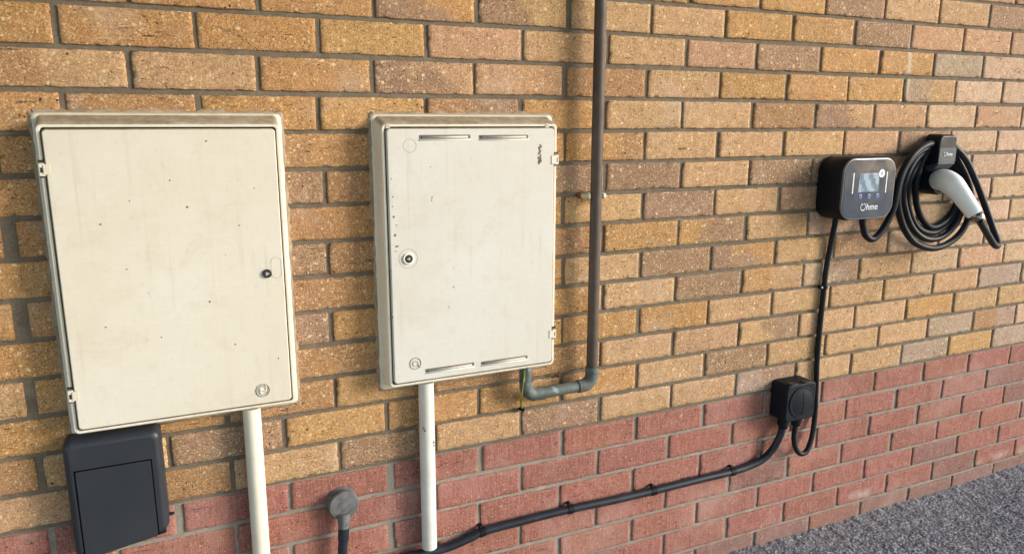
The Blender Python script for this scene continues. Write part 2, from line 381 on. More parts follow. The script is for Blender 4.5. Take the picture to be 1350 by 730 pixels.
def brick_mesh(name, courses, m, xlo, xhi):
    verts, faces, cols, pits = [], [], [], []
    rnd = random.Random(11 if name.startswith('b') else 5)
    for c in courses:
        even = (c % 2 == 0)
        zc = .5 + (c - .5) * H_
        row = ROWS.get(c); keys = row[1].split() if row else []
        n = math.floor(xlo / L_) + (.5 if even else 0)
        while n * L_ < xhi:
            k = int(round(n - row[0])) if row else -1
            if 0 <= k < len(keys): code = keys[k]
            elif c <= 0: code = rnd.choice('RRRRRV')
            else: code = rnd.choice('OOBBYKMN' if n < 4 else 'BPPKPMG')
            cs = code.split('>'); ca = Vector(PALETTE[cs[0]]); cb = Vector(PALETTE[cs[-1]])
            f = rnd.uniform(.89, 1.10); tint = Vector((f, f * rnd.uniform(.97, 1.03), f * rnd.uniform(.90, 1.12)))
            fine = -1.1 < n * L_ < 3.1 and c < 17
            g = .0050
            x0 = n * L_ + SHIFT.get(c, 0) + g + rnd.uniform(-.0022, .0022); x1 = (n + 1) * L_ + SHIFT.get(c, 0) - g + rnd.uniform(-.0022, .0022)
            z0 = zc - H_ / 2 + g - .0004 + rnd.uniform(-.0008, .0012); z1 = zc + H_ / 2 - g + .0004 + rnd.uniform(-.0012, .0008)
            x0 += GAP.get((c, n), 0) * .6; x1 -= GAP.get((c, n + 1), 0) * .4
            nx, nz = (44, 14) if fine else (4, 2)
            off = rnd.uniform(-.0014, .0005); tx = rnd.uniform(-.006, .006); tz = rnd.uniform(-.012, .012)
            pit = PIT.get((c, n), .3 if cs[0] in 'MG' else .05 + .3 * rnd.random() ** 2)
            b0 = len(verts); split = rnd.uniform(.35, .65)
            sx = rnd.uniform(0, 50)
            for j in range(nz + 1):
                # border rows crowd towards the arris so that it rounds over 3 mm
                v = j / nz
                for i in range(nx + 1):
                    u = i / nx
                    X = x0 + (x1 - x0) * u; Z = z0 + (z1 - z0) * v
                    if fine:
                        if i == 1: X = x0 + .0016
                        if i == nx - 1: X = x1 - .0016
                        if j == 1: Z = z0 + .0015
                        if j == nz - 1: Z = z1 - .0015
                    y = off + tx * (u - .5) * .2 + tz * (v - .5) * .06
                    q = noise.noise(Vector((X * 60 + sx, c * 7.3, Z * 60)))
                    q2 = noise.noise(Vector((X * 200 + sx, c * 3.1, Z * 200)))
                    edge = (i in (0, nx)) + (j in (0, nz))
                    if fine:
                        y += q * .0006 + q2 * .0004
                        if edge:
                            y += .0010 + .0014 * abs(q2) + (.0006 if edge == 2 else 0)
                            X += (.0012 * q2 + .0009 * q) * (1 if i in (0, nx) else 0)
                            Z += (.0011 * q2 + .0012 * q) * (1 if j in (0, nz) else 0)
                            if edge == 2:
                                X += .0010 * (1 if i == 0 else -1); Z += .0008 * (1 if j == 0 else -1)
                            if q > .42:                       # chipped arris
                                y += .0030; X += (.0022 if i == 0 else -.0022 if i == nx else 0); Z += (.0020 if j == 0 else -.0020 if j == nz else 0)
                    verts.append((X, y, Z))
                    w = min(1, max(0, (u - split + .45 * noise.noise(Vector((X * 18, c * 1.7, Z * 22)))) * 3.2 + .5))
                    cc = ca.lerp(cb, w) if len(cs) > 1 else ca
                    # kiln flashing: darker or pinker blush in part of a brick
                    bl = noise.noise(Vector((X * 9 + sx, c * 2.3, Z * 12)))
                    kk = 1 + .13 * bl
                    cols.append((cc.x * tint.x * kk, cc.y * tint.y * kk * (1 - .05 * bl), cc.z * tint.z * kk, 1)); pits.append(pit)
            W = nx + 1
            for j in range(nz):
                for i in range(nx):
                    a = b0 + j * W + i
                    faces.append((a, a + 1, a + W + 1, a + W))
            # returns into the joint
            bor = [b0 + i for i in range(nx + 1)] + [b0 + j * W + nx for j in range(1, nz + 1)] + [b0 + nz * W + i for i in range(nx - 1, -1, -1)] + [b0 + j * W for j in range(nz - 1, 0, -1)]
            r0 = len(verts)
            for q in bor:
                p = verts[q]; verts.append((p[0], .03, p[2])); cols.append(cols[q]); pits.append(0)
            for q in range(len(bor)):
                q2 = (q + 1) % len(bor)
                faces.append((bor[q2], bor[q], r0 + q, r0 + q2))
            n += 1
    me = bpy.data.meshes.new(name); me.from_pydata(verts, [], faces)
    a = me.attributes.new('Col', 'FLOAT_COLOR', 'POINT'); a.data.foreach_set('color', [q for c in cols for q in c])
    a = me.attributes.new('pit', 'FLOAT', 'POINT'); a.data.foreach_set('value', pits)
    return link(name, me, m, wall, True)

XL, XR = -3.4, 4.3
brick_mesh('buff_brickwork', range(1, 29), M['buff'], XL, XR)
brick_mesh('red_brickwork', range(-7, 1), M['redb'], XL, XR)

def mortar(name, z0, z1, m):
    """joint bed 4-5 mm behind the brick faces, slightly lumpy"""
    verts, faces = [], []
    xs = [XL + i * .1 for i in range(int((-.9 - XL) / .1))] + [-.9 + i * .008 for i in range(int(3.9 / .008))] + [3.0 + i * .1 for i in range(14)]
    nz = max(2, int((z1 - z0) / .008)); W = len(xs)
    for j in range(nz + 1):
        Z = z0 + (z1 - z0) * j / nz
        for X in xs:
            q = noise.noise(Vector((X * 55, 1.3, Z * 55))); q2 = noise.noise(Vector((X * 12, 4.3, Z * 12)))
            verts.append((X, .0034 + .0010 * q + .0010 * q2, Z))
    for j in range(nz):
        for i in range(W - 1):
            a = j * W + i; faces.append((a, a + 1, a + W + 1, a + W))
    me = bpy.data.meshes.new(name); me.from_pydata(verts, [], faces)
    link(name, me, m, wall, True)
mortar('buff_mortar', .4965, 2.62, M['mortar'])
mortar('red_mortar', -.06, .4965, M['mortar_low'])
bm = B(); box(bm, XL, XR, .031, .22, -.1, 2.62); obj('wall_core', bm, M['concrete'], wall, False)

# ------------------------------------------------------------------ ground: tarmac, real stone relief near the wall
def ground():
    verts, faces = [], []
    def gz(X, Y):
        return -.002 + .022 * max(0, (X - 2.05)) * max(0, 1 + Y * .8) + .006 * noise.noise(Vector((X * 3, Y * 3, 0))) + .004 * math.exp(Y / .04)
    def axis(lo, a, b, hi, fine, coarse):
        o = []; x = lo
        while x < hi:
            o.append(x); x += fine if a <= x < b else coarse
        o.append(hi); return o
    xs = axis(-30, 1.05, 2.95, 40, .0040, .5)
    ys = axis(-40, -1.0, .02, .02, .0040, .5)
    xs = sorted(set([x for x in xs if x < 1.05 - 1e-6 or x > 2.95] + [1.05 + i * .0033 for i in range(577)]))
    ys = sorted(set([y for y in ys if y < -1.0] + [-1.0 + i * .0033 for i in range(308)] + [.016]))
    W = len(xs)
    for Y in ys:
        for X in xs:
            z = gz(X, Y)
            if 1.0 < X < 3.0 and Y > -1.02:
                d = noise.voronoi(Vector((X * 165, Y * 165, 0)))[0]
                z += .0044 * (1 - min(1, d[0] * 1.25)) - .0022 + .0012 * noise.noise(Vector((X * 260, Y * 260, 3)))
                pz = noise.noise(Vector((X * 28, Y * 28, 7))); z += .0028 * pz
                if Y > -.05: z += .006 * noise.noise(Vector((X * 40, 2, 7))) * (1 + Y / .05)
            verts.append((X, Y, z))
    for j in range(len(ys) - 1):
        for i in range(W - 1):
            a = j * W + i; faces.append((a, a + 1, a + W + 1, a + W))
    me = bpy.data.meshes.new('driveway'); me.from_pydata(verts, [], faces)
    o = link('driveway', me, M['tarmac']); o['kind'] = 'structure'
ground()

# ------------------------------------------------------------------ meter cupboards
def cupboard(name, label, X0, X1, mdoor):
    t = thing(name, label, 'meter box', ((X0 + X1) / 2, 0, .68))
    Z0, Z1 = .698, 1.267
    bm = B()
    D = -.050
    loft(bm, [rrect(X0 - .009, X1 + .009, .680, 1.287, .010, .004), rrect(X0 - .009, X1 + .009, .680, 1.287, .010, -.004),
              rrect(X0 - .0075, X1 + .0075, .6815, 1.2855, .010, -.0055), rrect(X0 - .003, X1 + .003, .690, 1.282, .012, -.0065),
              rrect(X0 - .002, X1 + .002, .692, 1.280, .012, -.010), rrect(X0 - .0003, X1 + .0003, Z0 - .001, Z1 + .003, .012, D + .006),
              rrect(X0 + .0008, X1 - .0008, Z0, Z1 + .001, .011, D + .0022), rrect(X0 + .003, X1 - .003, Z0 + .0022, Z1 - .0018, .009, D),
              rrect(X0 + .0068, X1 - .0068, Z0 + .0060, Z1 - .0056, .006, D), rrect(X0 + .0078, X1 - .0078, Z0 + .0070, Z1 - .0066, .006, D + .0012),
              rrect(X0 + .0080, X1 - .0080, Z0 + .0072, Z1 - .0068, .006, D + .012)])
    obj('frame', bm, M['frame'], t)
    bm = B(); rs = random.Random(int(X0 * 1000)); base = rrect(X0 - .009, X1 + .009, .680, 1.287, .010, 0, 10)
    sub = []
    for p, q in zip(base, base[1:] + base[:1]):
        k = max(1, int((Vector(p) - Vector(q)).length / .012))
        sub += [Vector(p).lerp(Vector(q), i / k) for i in range(k)]
    cc = Vector(((X0 + X1) / 2, 0, .9835)); lo = []
    for f0, f1, y in ((.0055, .0040, .004), (.0045, .0030, -.0010), (.0020, .0016, -.0034), (-.001, .0006, -.0050), (-.003, 0, -.0046)):
        rr = random.Random(3 + int(X0 * 1000)); L = []
        for p in sub:
            dx = 1 if p.x > X1 else -1 if p.x < X0 else 0; dz = 1 if p.z > 1.28 else -1 if p.z < .69 else 0
            w_ = f0 + f1 * (rr.uniform(-1, 1) + .8 * noise.noise(p * 14)); L.append(p + Vector((dx * w_, 0, dz * w_)) + Vector((0, y, 0)))
        lo.append(L)
    loft(bm, lo, False, False); obj('sealant', bm, M['seal'], t)
    bm = B(); plate(bm, X0 + .0082, X1 - .0082, Z0 + .0074, Z1 - .0070, .006, D + .0116, D + .008, .0004); obj('door_gap_shade', bm, M['gap'], t)  # dark plate: shade in the gap round the door put into colour
    bm = B(); dx0, dx1, dz0, dz1 = X0 + .0106, X1 - .0106, Z0 + .0096, Z1 - .0092
    loft(bm, [rrect(dx0, dx1, dz0, dz1, .007, D + .0095), rrect(dx0, dx1, dz0, dz1, .007, D - .0025), rrect(dx0 + .0006, dx1 - .0006, dz0 + .0006, dz1 - .0006, .007, D - .0046),
              rrect(dx0 + .002, dx1 - .002, dz0 + .002, dz1 - .002, .006, D - .0058)], True, False)
    # slightly dished skin, gridded so that it can bow a little
    nn = 22; gx0, gx1, gz0, gz1 = dx0 + .008, dx1 - .008, dz0 + .008, dz1 - .008
    obj_loop = rrect(dx0 + .002, dx1 - .002, dz0 + .002, dz1 - .002, .006, D - .0058)
    bm.verts.ensure_lookup_table(); outer = bm.verts[-len(obj_loop):]
    bm.faces.new(outer)
    door = obj('door', bm, mdoor, t)
    return t, door, D - .0058

def lock(door, x, z, y, flip, boss=False):
    bm = B(); lathe(bm, [(.0125 if boss else .0085, .002), (.0125 if boss else .0085, -.0022), (.0115 if boss else .0078, -.0034), (.0090 if boss else .0068, -.0036), (.0088 if boss else .0064, -.0014)], (x, y, z))
    lk = obj('lock', bm, M['embl'], door)
    bm = B(); lathe(bm, [(.0084 if boss else .0086, .001), (.0084 if boss else .0086, -.0034), (.0076, -.0042)], (x, y, z)); obj('barrel', bm, M['lockb'], lk)
    s = -1 if flip else 1
    tri = [(x - .0028 * s, z + .0040), (x - .0028 * s, z - .0040), (x + .0046 * s, z)]
    bm = B(); loft(bm, [[(a, y - .0040, b) for a, b in tri], [(a, y - .0046, b) for a, b in tri]]); obj('key_mark', bm, M['lockt'], lk, False)

def hinge(t, x, z, s):
    """moulded hinge block at the frame edge; s=+1 door lies to the right"""
    bm = B(); plate(bm, x - .0048, x + .0048, z - .0115, z + .0115, .0018, -.046, -.0560, .0012)
    box(bm, x + s * .002, x + s * .013, -.0572, -.0535, z - .0085, z + .0085, .0008)
    h = obj('hinge', bm, M['frame'], t, loc=(x, 0, z))
    bm = B(); box(bm, x - .0022, x + .0014, -.0565, -.0555, z - .0052, z + .0038); obj('pin_slot', bm, M['lockb'], h, False)
    for za, zb in ((.0125, .0165), (-.0140, -.0122)):
        bm = B(); box(bm, x - .0050, x + .0050, -.0520, -.0505, z + za, z + zb); obj('clearance_notch', bm, M['lockb'], h, False)

def specks(door, spots, y, name='mud_speck'):
    r_ = random.Random(3)
    for (x, z, r) in spots:
        bm = B(); n = 9; r *= .85; lp = [(x + r * r_.uniform(.4, 1.25) * math.cos(2 * PI * k / n), z + r * r_.uniform(.6, 1.5) * math.sin(2 * PI * k / n)) for k in range(n)]
        loft(bm, [[(a, y + .001, b) for a, b in lp], [(x + (a - x) * .6, y - .0008, z + (b - z) * .6) for a, b in lp]])
        obj(name, bm, M['dirt'], door)

# --- left: larger-looking plain door, electricity
t1, d1, yf = cupboard('meter_box', 'cream meter box with plain unvented door and lock on its right edge', -.4945, -.0885, M['grp'])
lock(d1, -.131, .977, yf, False)
bm = B(); r0 = rrect(-.1225, -.1035, .966, 1.008, .009, 0)
tube(bm, [(a, yf, c) for a, b, c in r0] + [(r0[0][0], yf, r0[0][2])], .0005, 6); obj('finger_pull', bm, M['emb'], d1)
bm = B(); ring(bm, (-.154, yf - .0004, .737), .0128, .0015); ring(bm, (-.154, yf - .0004, .737), .0092, .0010)
em = obj('emblem', bm, M['emb'], d1)
bm = B(); zz = [(-.1592, .7300), (-.1592, .7395), (-.1487, .7345), (-.1487, .7465)]
tube(bm, [(a, yf - .0008, b) for a, b in zz], .0013, 8); obj('emblem_letter', bm, M['embl'], em)
for z in (1.189, .776): hinge(t1, -.4895, z, 1)
specks(d1, [(-.41, 1.09, .0030), (-.29, 1.165, .0022), (-.265, 1.115, .0030), (-.223, 1.235, .0025), (-.376, 1.005, .0026), (-.24, .93, .0032), (-.33, .87, .0024),
            (-.176, 1.075, .0024), (-.20, .84, .0026), (-.144, 1.145, .0022), (-.12, .80, .0022), (-.42, .90, .0022), (-.36, 1.13, .0018), (-.205, 1.02, .0016)], yf)

# --- right: vented door, gas
t2, d2, yf = cupboard('meter_box', 'off-white meter box with slotted vents beside the brown pipe', .1085, .5155, M['grp2'])
lock(d2, .158, .985, yf, True, True)
for x in (.158,):
    bm = B(); ring(bm, (x, yf, .985), .0205, .0006); obj('lock_surround', bm, M['emb'], d2)
for (x0, x1, z) in ((.188, .302, 1.2395), (.322, .4395, 1.2385), (.190, .306, .7295), (.323, .441, .7285)):
    bm = B(); plate(bm, x0, x1, z - .0042, z + .0042, .0018, yf + .002, yf - .0006, .0003); v = obj('vent', bm, M['vent'], d2)
    bm = B(); box(bm, x0 + .006, x1 - .006, yf - .0032, yf - .0003, z - .0030, z + .0020, .0008); obj('louvre', bm, M['grp2'], v)
    bm = B(); box(bm, x0 - .001, x1 + .001, yf - .0016, yf + .001, z - .0071, z - .0052, .0006); obj('drip_lip', bm, M['embl'], v)
bm = B(); ring(bm, (.168, yf + .0001, 1.222), .0138, .0006); obj('knockout_ring', bm, M['emb'], d2)
bm = B(); ring(bm, (.168, yf - .0003, .750), .0126, .0013); em = obj('emblem', bm, M['emb'], d2)
bm = B(); pts = [(.168 + .0062 * math.cos(a), yf - .0006, .7495 + .0058 * math.sin(a)) for a in [math.radians(k) for k in range(20, 380, 18)]] + [(.1745, yf - .0006, .742), (.1795, yf - .0006, .7395)]
tube(bm, pts, .0010, 7); obj('emblem_letter', bm, M['emb'], em)
for z in (1.187, .777): hinge(t2, .5120, z, -1)
for x in (.1235, .489):
    bm = B(); lathe(bm, [(.0058, .004), (.0058, -.0012), (.0042, -.0018)], (x, -.0492, 1.2615)); obj('screw_cap', bm, M['emb'], t2)
smear = [(.469 + .003 * math.sin(k * 1.9), 1.221 - k * .0033, .0026 + .0022 * abs(math.sin(k * 2.3)) + (.0022 if k > 9 else 0)) for k in range(13)]
specks(d2, smear, yf, 'mud_smear')
specks(d2, [(.1265, 1.155, .0022), (.1285, 1.118, .0022), (.1275, 1.098, .0020), (.1290, 1.076, .0034), (.1350, 1.058, .0024), (.1310, 1.037, .0040), (.1330, 1.013, .0040), (.1365, 1.013, .0026),
            (.1310, 1.003, .0020), (.214, 1.113, .0026), (.213, 1.107, .0020), (.212, 1.178, .0018), (.259, .914, .0026), (.247, .870, .0020), (.120, .86, .0030), (.118, .96, .0020)], yf)

# ------------------------------------------------------------------ white conduits below the cupboards
def conduit(x, z1, z0, r, m, label, lean=0):
    bm = B(); tube(bm, [(x + lean, -.0235, z0), (x + lean * .5, -.0235, (z0 + z1) / 2), (x, -.0235, z1)], r, 28)
    o = obj('conduit_pipe', bm, m, loc=(x, -.0235, z0)); tag(o, label, 'pipe', 'conduits under the meter boxes'); return o
conduit(-.177, .692, -.02, .0180, M['pvc'], 'cream plastic conduit dropping from the plain meter box', -.004)
c2 = conduit(.2005, .692, .276, .0178, M['pvc2'], 'grey-white scuffed conduit dropping from the vented meter box', -.001)
for (u, z, rr) in ((-.6, .586, .004), (-.5, .580, .003), (.55, .548, .004), (.6, .540, .003)):
    x = .2 + u * .0178; y = -.0235 - math.sqrt(max(0, .0178 ** 2 - (x - .2) ** 2))
    bm = B(); lathe(bm, [(rr, .0012), (rr * .8, -.0006), (rr * .3, -.0012)], (x, y, z), n=7)
    obj('scuff', bm, M['dirt'], c2)

# ------------------------------------------------------------------ brown gas pipe with bare copper bend at its foot
pipe = thing('gas_pipe', 'tall brown painted pipe ending in a weathered green bend', 'pipe', (.629, -.036, .625))
py = -.036; r = .0139
bm = B(); tube(bm, [(.6285, py, 2.63), (.6290, py, 1.4), (.6293, py, .668)], r, 28); obj('upright', bm, M['brown'], pipe)
def arc(cx, cz, R, a0, a1, n=10): return [(cx + R * math.cos(math.radians(a0 + (a1 - a0) * k / n)), py, cz + R * math.sin(math.radians(a0 + (a1 - a0) * k / n))) for k in range(n + 1)]
R = .026
bm = B(); tube(bm, [(.6293, py, .672)] + arc(.6293 - R, .626 + R, R, 0, -90) + [(.590, py, .6255)], .0164, 24); obj('elbow', bm, M['patina'], pipe)
bm = B(); tube(bm, [(.600, py, .6256), (.54, py, .6252), (.478, py, .6243)], r, 24); obj('cross_tube', bm, M['patina'], pipe)
bm = B(); tube(bm, [(.494, py, .6245)] + arc(.447 + R, .6245 + R, R, 270, 180) + [(.447, py, .664)], .0164, 24); obj('elbow', bm, M['patina'], pipe)
bm = B(); tube(bm, [(.447, py, .66), (.447, py, .705)], r, 24); obj('riser', bm, M['patina'], pipe)
# saddle clip
bm = B()
for s in (-1, 1):
    x0 = .629 + s * .0150 if s > 0 else .629 - .0262
    box(bm, x0, x0 + .0112, py - .004, -.006, 1.091, 1.1035, .0012)
box(bm, .606, .652, -.012, .004, 1.0915, 1.1030, .001)
clipo = obj('pipe_clip', bm, M['tan'], pipe)
bm = B(); lathe(bm, [(.0070, .004), (.0070, -.004), (.005, -.007)], (.6035, 0, 1.097)); obj('plug', bm, M['rust'], clipo)

# green and yellow wire hanging under the vented box
w = thing('earth_wire', 'thin green and yellow wire hanging below the vented meter box', 'wire', (.446, -.02, .58))
pth = spline([(.4400, -.044, .705), (.4365, -.046, .665), (.4345, -.040, .629), (.4410, -.022, .600), (.4500, -.008, .580)], 8)
bm = B(); tube(bm, pth, .0026, 10); obj('core', bm, M['wg'], w)
bm = B(); tube(bm, [Vector(p) + Vector((-.0008, -.0012, 0)) for p in pth[6:20]], .0015, 8); obj('stripe', bm, M['wy'], w)
bm = B(); lathe(bm, [(.0052, .004), (.0052, -.012), (.003, -.015)], (.4505, 0, .578), n=14); obj('wall_plug', bm, M['black'], w)
nail = B(); tube(nail, [(.549, .004, .648), (.549, -.010, .648), (.549, -.014, .650), (.549, -.0145, .662)], .0022, 8); lathe(nail, [(.0036, .001), (.0036, -.001)], (.549, -.0145, .662), 'Z', 10)
tag(obj('wall_nail', nail, M['rust'], loc=(.549, 0, .648)), 'small bent rusty nail in the wall above the green pipe bend', 'nail')

# ------------------------------------------------------------------ black hinged outlet box, low left
ob = thing('outlet_box', 'black plastic wall box with a square flap under the plain meter box', 'box', (-.432, 0, .465))
def slant(bm):
    for v in bm.verts:
        if v.co.z < .53: v.co.z -= .026 * (-.349 - v.co.x) / .1675 + .0015 * noise.noise(v.co * 70)
bm = B(); x0, x1, z0, z1 = -.5165, -.3490, .470, .6855
loft(bm, [rrect(x0, x1, z0, z1, .016, .004), rrect(x0, x1, z0, z1, .016, -.040), rrect(x0 + .0022, x1 - .0022, z0 + .002, z1 - .0022, .015, -.0485),
          rrect(x0 + .007, x1 - .007, z0 + .006, z1 - .007, .012, -.0535), rrect(x0 + .012, x1 - .012, z0 + .010, z1 - .012, .010, -.0545)])
slant(bm); obj('body', bm, M['satin'], ob)
bm = B(); plate(bm, -.5012, -.3683, .4695, .6287, .001, -.0535, -.0549, .0002); slant(bm); sl = obj('flap_gap', bm, M['groove'], ob)  # black plate on the body, standing in for shade in the flap's gap
bm = B(); plate(bm, -.4985, -.3710, .468, .6260, .002, -.0535, -.0556, .0004); slant(bm); fl = obj('flap', bm, M['satin'], ob)
bm = B(); lathe(bm, [(.0032, 0), (.0032, .008), (.002, .0095)], (-.3488, -.020, .489), 'X', 12); obj('latch_stud', bm, M['black'], ob)
bm = B(); plate(bm, -.5120, -.3560, .464, .4735, .003, -.006, -.046, .002); slant(bm); obj('lip', bm, M['black'], ob)

# ------------------------------------------------------------------ round dusty cable cap with its tail
cp = thing('cable_entry_cover', 'dusty grey round rubber cap on red brick with a black tail', 'cable cover', (.002, 0, .43))
bm = B(); lathe(bm, [(.0345, .004), (.0345, -.004), (.0325, -.006), (.0318, -.018), (.0335, -.020), (.0338, -.026), (.0318, -.0285), (.022, -.0296), (.008, -.0299)], (.002, 0, .430), n=40)
obj('cap', bm, M['dusty'], cp)
bm = B(); tube(bm, [(.0005, -.024, .412), (-.0005, -.026, .392), (-.0012, -.027, .374)], [.0150, .0135, .0118], 20); obj('neck', bm, M['dusty'], cp)
bm = B(); tube(bm, spline([(-.001, -.027, .378), (-.004, -.028, .345), (-.0075, -.028, .310), (-.009, -.026, .22), (-.009, -.022, .1), (-.009, -.02, -.02)], 6), [.0125] * 6 + [.0108] * 6 + [.0092] * 19, 16); obj('tail', bm, M['cable'], cp)

# ------------------------------------------------------------------ armoured supply cable along the foot of the wall
cb = B()
path = spline([(-1.6, -.017, .06), (-1.1, -.017, .12), (-.5, -.017, .195), (-.1, -.017, .2395), (.08, -.017, .2605), (.17, -.0185, .2598), (.247, -.018, .2600), (.307, -.017, .2705), (.341, -.016, .2785), (.451, -.016, .2815), (.585, -.016, .2825),
               (.72, -.016, .2785), (.846, -.016, .2775), (.99, -.016, .2785), (1.123, -.016, .2785), (1.185, -.016, .2835), (1.232, -.018, .2960), (1.264, -.022, .3240), (1.281, -.028, .3620), (1.2885, -.030, .3950), (1.290, -.030, .415)], 10)
tube(cb, path, .0106, 20)
tag(obj('supply_cable', cb, M['cable'], loc=(.6, -.016, .28)), 'thick black armoured cable running along the red bricks', 'cable')

def cleat(bm):
    """one-piece cable cleat: band over the cable and a nailed ear above"""
    R0, R1 = .0107, .0122; ringv = []
    for a in range(-100, 101, 10):
        d = Vector((0, -math.cos(math.radians(a)), math.sin(math.radians(a))))
        c = Vector((0, -.016, 0))
        ringv.append([c + d * R0 + Vector((-.0075, 0, 0)), c + d * R0 + Vector((.0075, 0, 0)), c + d * R1 + Vector((.0075, 0, 0)), c + d * R1 + Vector((-.0075, 0, 0))])
    loft(bm, ringv)
    box(bm, -.0055, .0055, -.013, .002, .0100, .0155, .0012)
    return bm
bm = B(); cleat(bm)
cl0 = obj('cable_clip', bm, M['black'], loc=(0, 0, 0))
bm = B(); lathe(bm, [(.0022, .002), (.0022, -.0010), (.0014, -.0016)], (0, -.013, .0130), n=10); obj('clip_nail', bm, M['lockb'], cl0)
names = ['black cable clip nearest the scuffed white conduit', 'black cable clip on the sloping cable, second from the conduit', 'black cable clip midway along the thick cable, third from the conduit', 'black cable clip nearest the black junction box']
for i, (x, z, rot) in enumerate(((.338, .2778, -.15), (.585, .2825, 0), (.846, .2775, 0), (1.121, .2785, -.02))):
    o = cl0 if i == 0 else dup(cl0, (x, 0, z))
    o.location = (x, 0, z); o.rotation_euler = (0, rot, 0); tag(o, names[i], 'cable clip', 'clips on the thick black cable')

# ------------------------------------------------------------------ black junction box
jb = thing('junction_box', 'square black junction box with a round lid fixed over the thick cable', 'junction box', (1.318, 0, .42))
bm = B(); x0, x1, z0, z1 = 1.262, 1.374, .4205, .5330
loft(bm, [rrect(x0, x1, z0, z1, .013, .004), rrect(x0, x1, z0, z1, .013, -.046), rrect(x0 + .0012, x1 - .0012, z0 + .0012, z1 - .0012, .013, -.0475), rrect(x0 + .0012, x1 - .0012, z0 + .0012, z1 - .0012, .013, -.0490),
          rrect(x0, x1, z0, z1, .013, -.0502), rrect(x0, x1, z0, z1, .013, -.058), rrect(x0 + .001, x1 - .001, z0 + .001, z1 - .001, .013, -.0605), rrect(x0 + .004, x1 - .004, z0 + .004, z1 - .004, .011, -.0625)])
obj('body', bm, M['iso'], jb)
bm = B(); lathe(bm, [(.0475, .002), (.0475, -.0012), (.0455, -.0035), (.0445, -.0032), (.036, -.0056), (.022, -.0076), (.008, -.0084)], (1.3195, -.0622, .4775), n=48); ld = obj('lid', bm, M['iso'], jb)
bm = B()
for dx, dz in ((1, 0), (0, 1)):
    q = [(1.3195 + dx * k * .0075, -.0600 - (.0090 - .0000032 * (k * 7.5) ** 2 * 1.2 * 1), .4775 + dz * k * .0075) for k in range(-5, 6)]
    q = [(a, -.0622 - (.0088 - 2.6 * ((a - 1.3195) ** 2 + (c - .4775) ** 2)), c) for a, b, c in q]
    tube(bm, q, .0009, 6)
obj('lid_rib', bm, M['iso'], ld)
for x in (1.2895, 1.3385):
    bm = B(); lathe(bm, [(.0150, .004), (.0150, -.010), (.0175, -.0105), (.0175, -.021), (.0150, -.0225), (.0140, -.030), (.0125, -.032)], (x, -.030, .4215), 'Z', 10); obj('gland', bm, M['iso'], jb)
for x in (1.292, 1.342):
    bm = B(); plate(bm, x - .0135, x + .0135, 0, .020, .004, 0, .0016, .0005)
    bmesh.ops.rotate(bm, verts=bm.verts, cent=(x, 0, 0), matrix=Matrix.Rotation(PI / 2, 3, 'X'))
    bmesh.ops.translate(bm, verts=bm.verts, vec=(0, -.042, .5335)); obj('knockout', bm, M['lockb'], jb)

# thin cable from charger to junction box, with its clip
cb = B()
path = spline([(1.420, -.034, 1.012), (1.428, -.026, .985), (1.434, -.013, .925), (1.4275, -.010, .848), (1.4255, -.010, .769), (1.4235, -.010, .679), (1.4235, -.010, .594), (1.4265, -.010, .537), (1.432, -.010, .464), (1.4335, -.012, .41),
               (1.423, -.020, .355), (1.409, -.026, .319), (1.389, -.030, .294), (1.364, -.030, .295), (1.3435, -.030, .322), (1.336, -.030, .355), (1.3385, -.030, .395)], 10)
tube(cb, path, .0078, 14)
tag(obj('charger_cable', cb, M['cord'], loc=(1.425, -.01, .7)), 'thin black cable dropping from the wall charger and looping under the junction box', 'cable')
bm = B(); box(bm, 1.4120, 1.4200, -.012, .002, .792, .804, .002)
ringv = []
for a in range(-100, 101, 12):
    d = Vector((math.sin(math.radians(a)), -math.cos(math.radians(a)), 0)); c = Vector((1.4262, -.010, .798))
    ringv.append([c + d * .0080 + Vector((0, 0, -.005)), c + d * .0080 + Vector((0, 0, .005)), c + d * .0100 + Vector((0, 0, .005)), c + d * .0100 + Vector((0, 0, -.005))])
loft(bm, ringv)
k = tag(obj('cable_clip', bm, M['black'], loc=(1.426, 0, .798)), 'tiny black clip with a shiny pin on the thin cable below the charger', 'cable clip')
bm = B(); lathe(bm, [(.0030, .002), (.0030, -.0018), (.0018, -.0028)], (1.4158, -.012, .798), n=12); obj('clip_pin', bm, M['white'], k)

# ------------------------------------------------------------------ wall charger
ch = thing('wall_charger', 'black wall charger with rounded glass front, lit screen and three blue buttons', 'charger', (1.474, 0, 1.0))
x0, x1, z0, z1 = 1.3720, 1.5760, 1.0030, 1.1770; RR = .042
bm = B()
loft(bm, [rrect(x0 + .004, x1 - .004, z0 + .004, z1 - .004, RR, .004, 10), rrect(x0, x1, z0, z1, RR, -.006, 10), rrect(x0, x1, z0, z1, RR, -.079, 10), rrect(x0 + .0008, x1 - .0008, z0 + .0008, z1 - .0008, RR, -.0815, 10),
          rrect(x0 + .003, x1 - .003, z0 + .003, z1 - .003, RR - .002, -.0838, 10), rrect(x0 + .006, x1 - .006, z0 + .006, z1 - .006, RR - .004, -.0840, 10)])
obj('body', bm, M['black'], ch)
bm = B(); loft(bm, [rrect(x0 + .0030, x1 - .0030, z0 + .0030, z1 - .0030, RR - .002, -.0832, 10), rrect(x0 + .0030, x1 - .0030, z0 + .0030, z1 - .0030, RR - .002, -.0885, 10), rrect(x0 + .0036, x1 - .0036, z0 + .0036, z1 - .0036, RR - .0025, -.0904, 10), rrect(x0 + .0062, x1 - .0062, z0 + .0062, z1 - .0062, RR - .005, -.0906, 10)])
obj('rim', bm, M['rim'], ch)
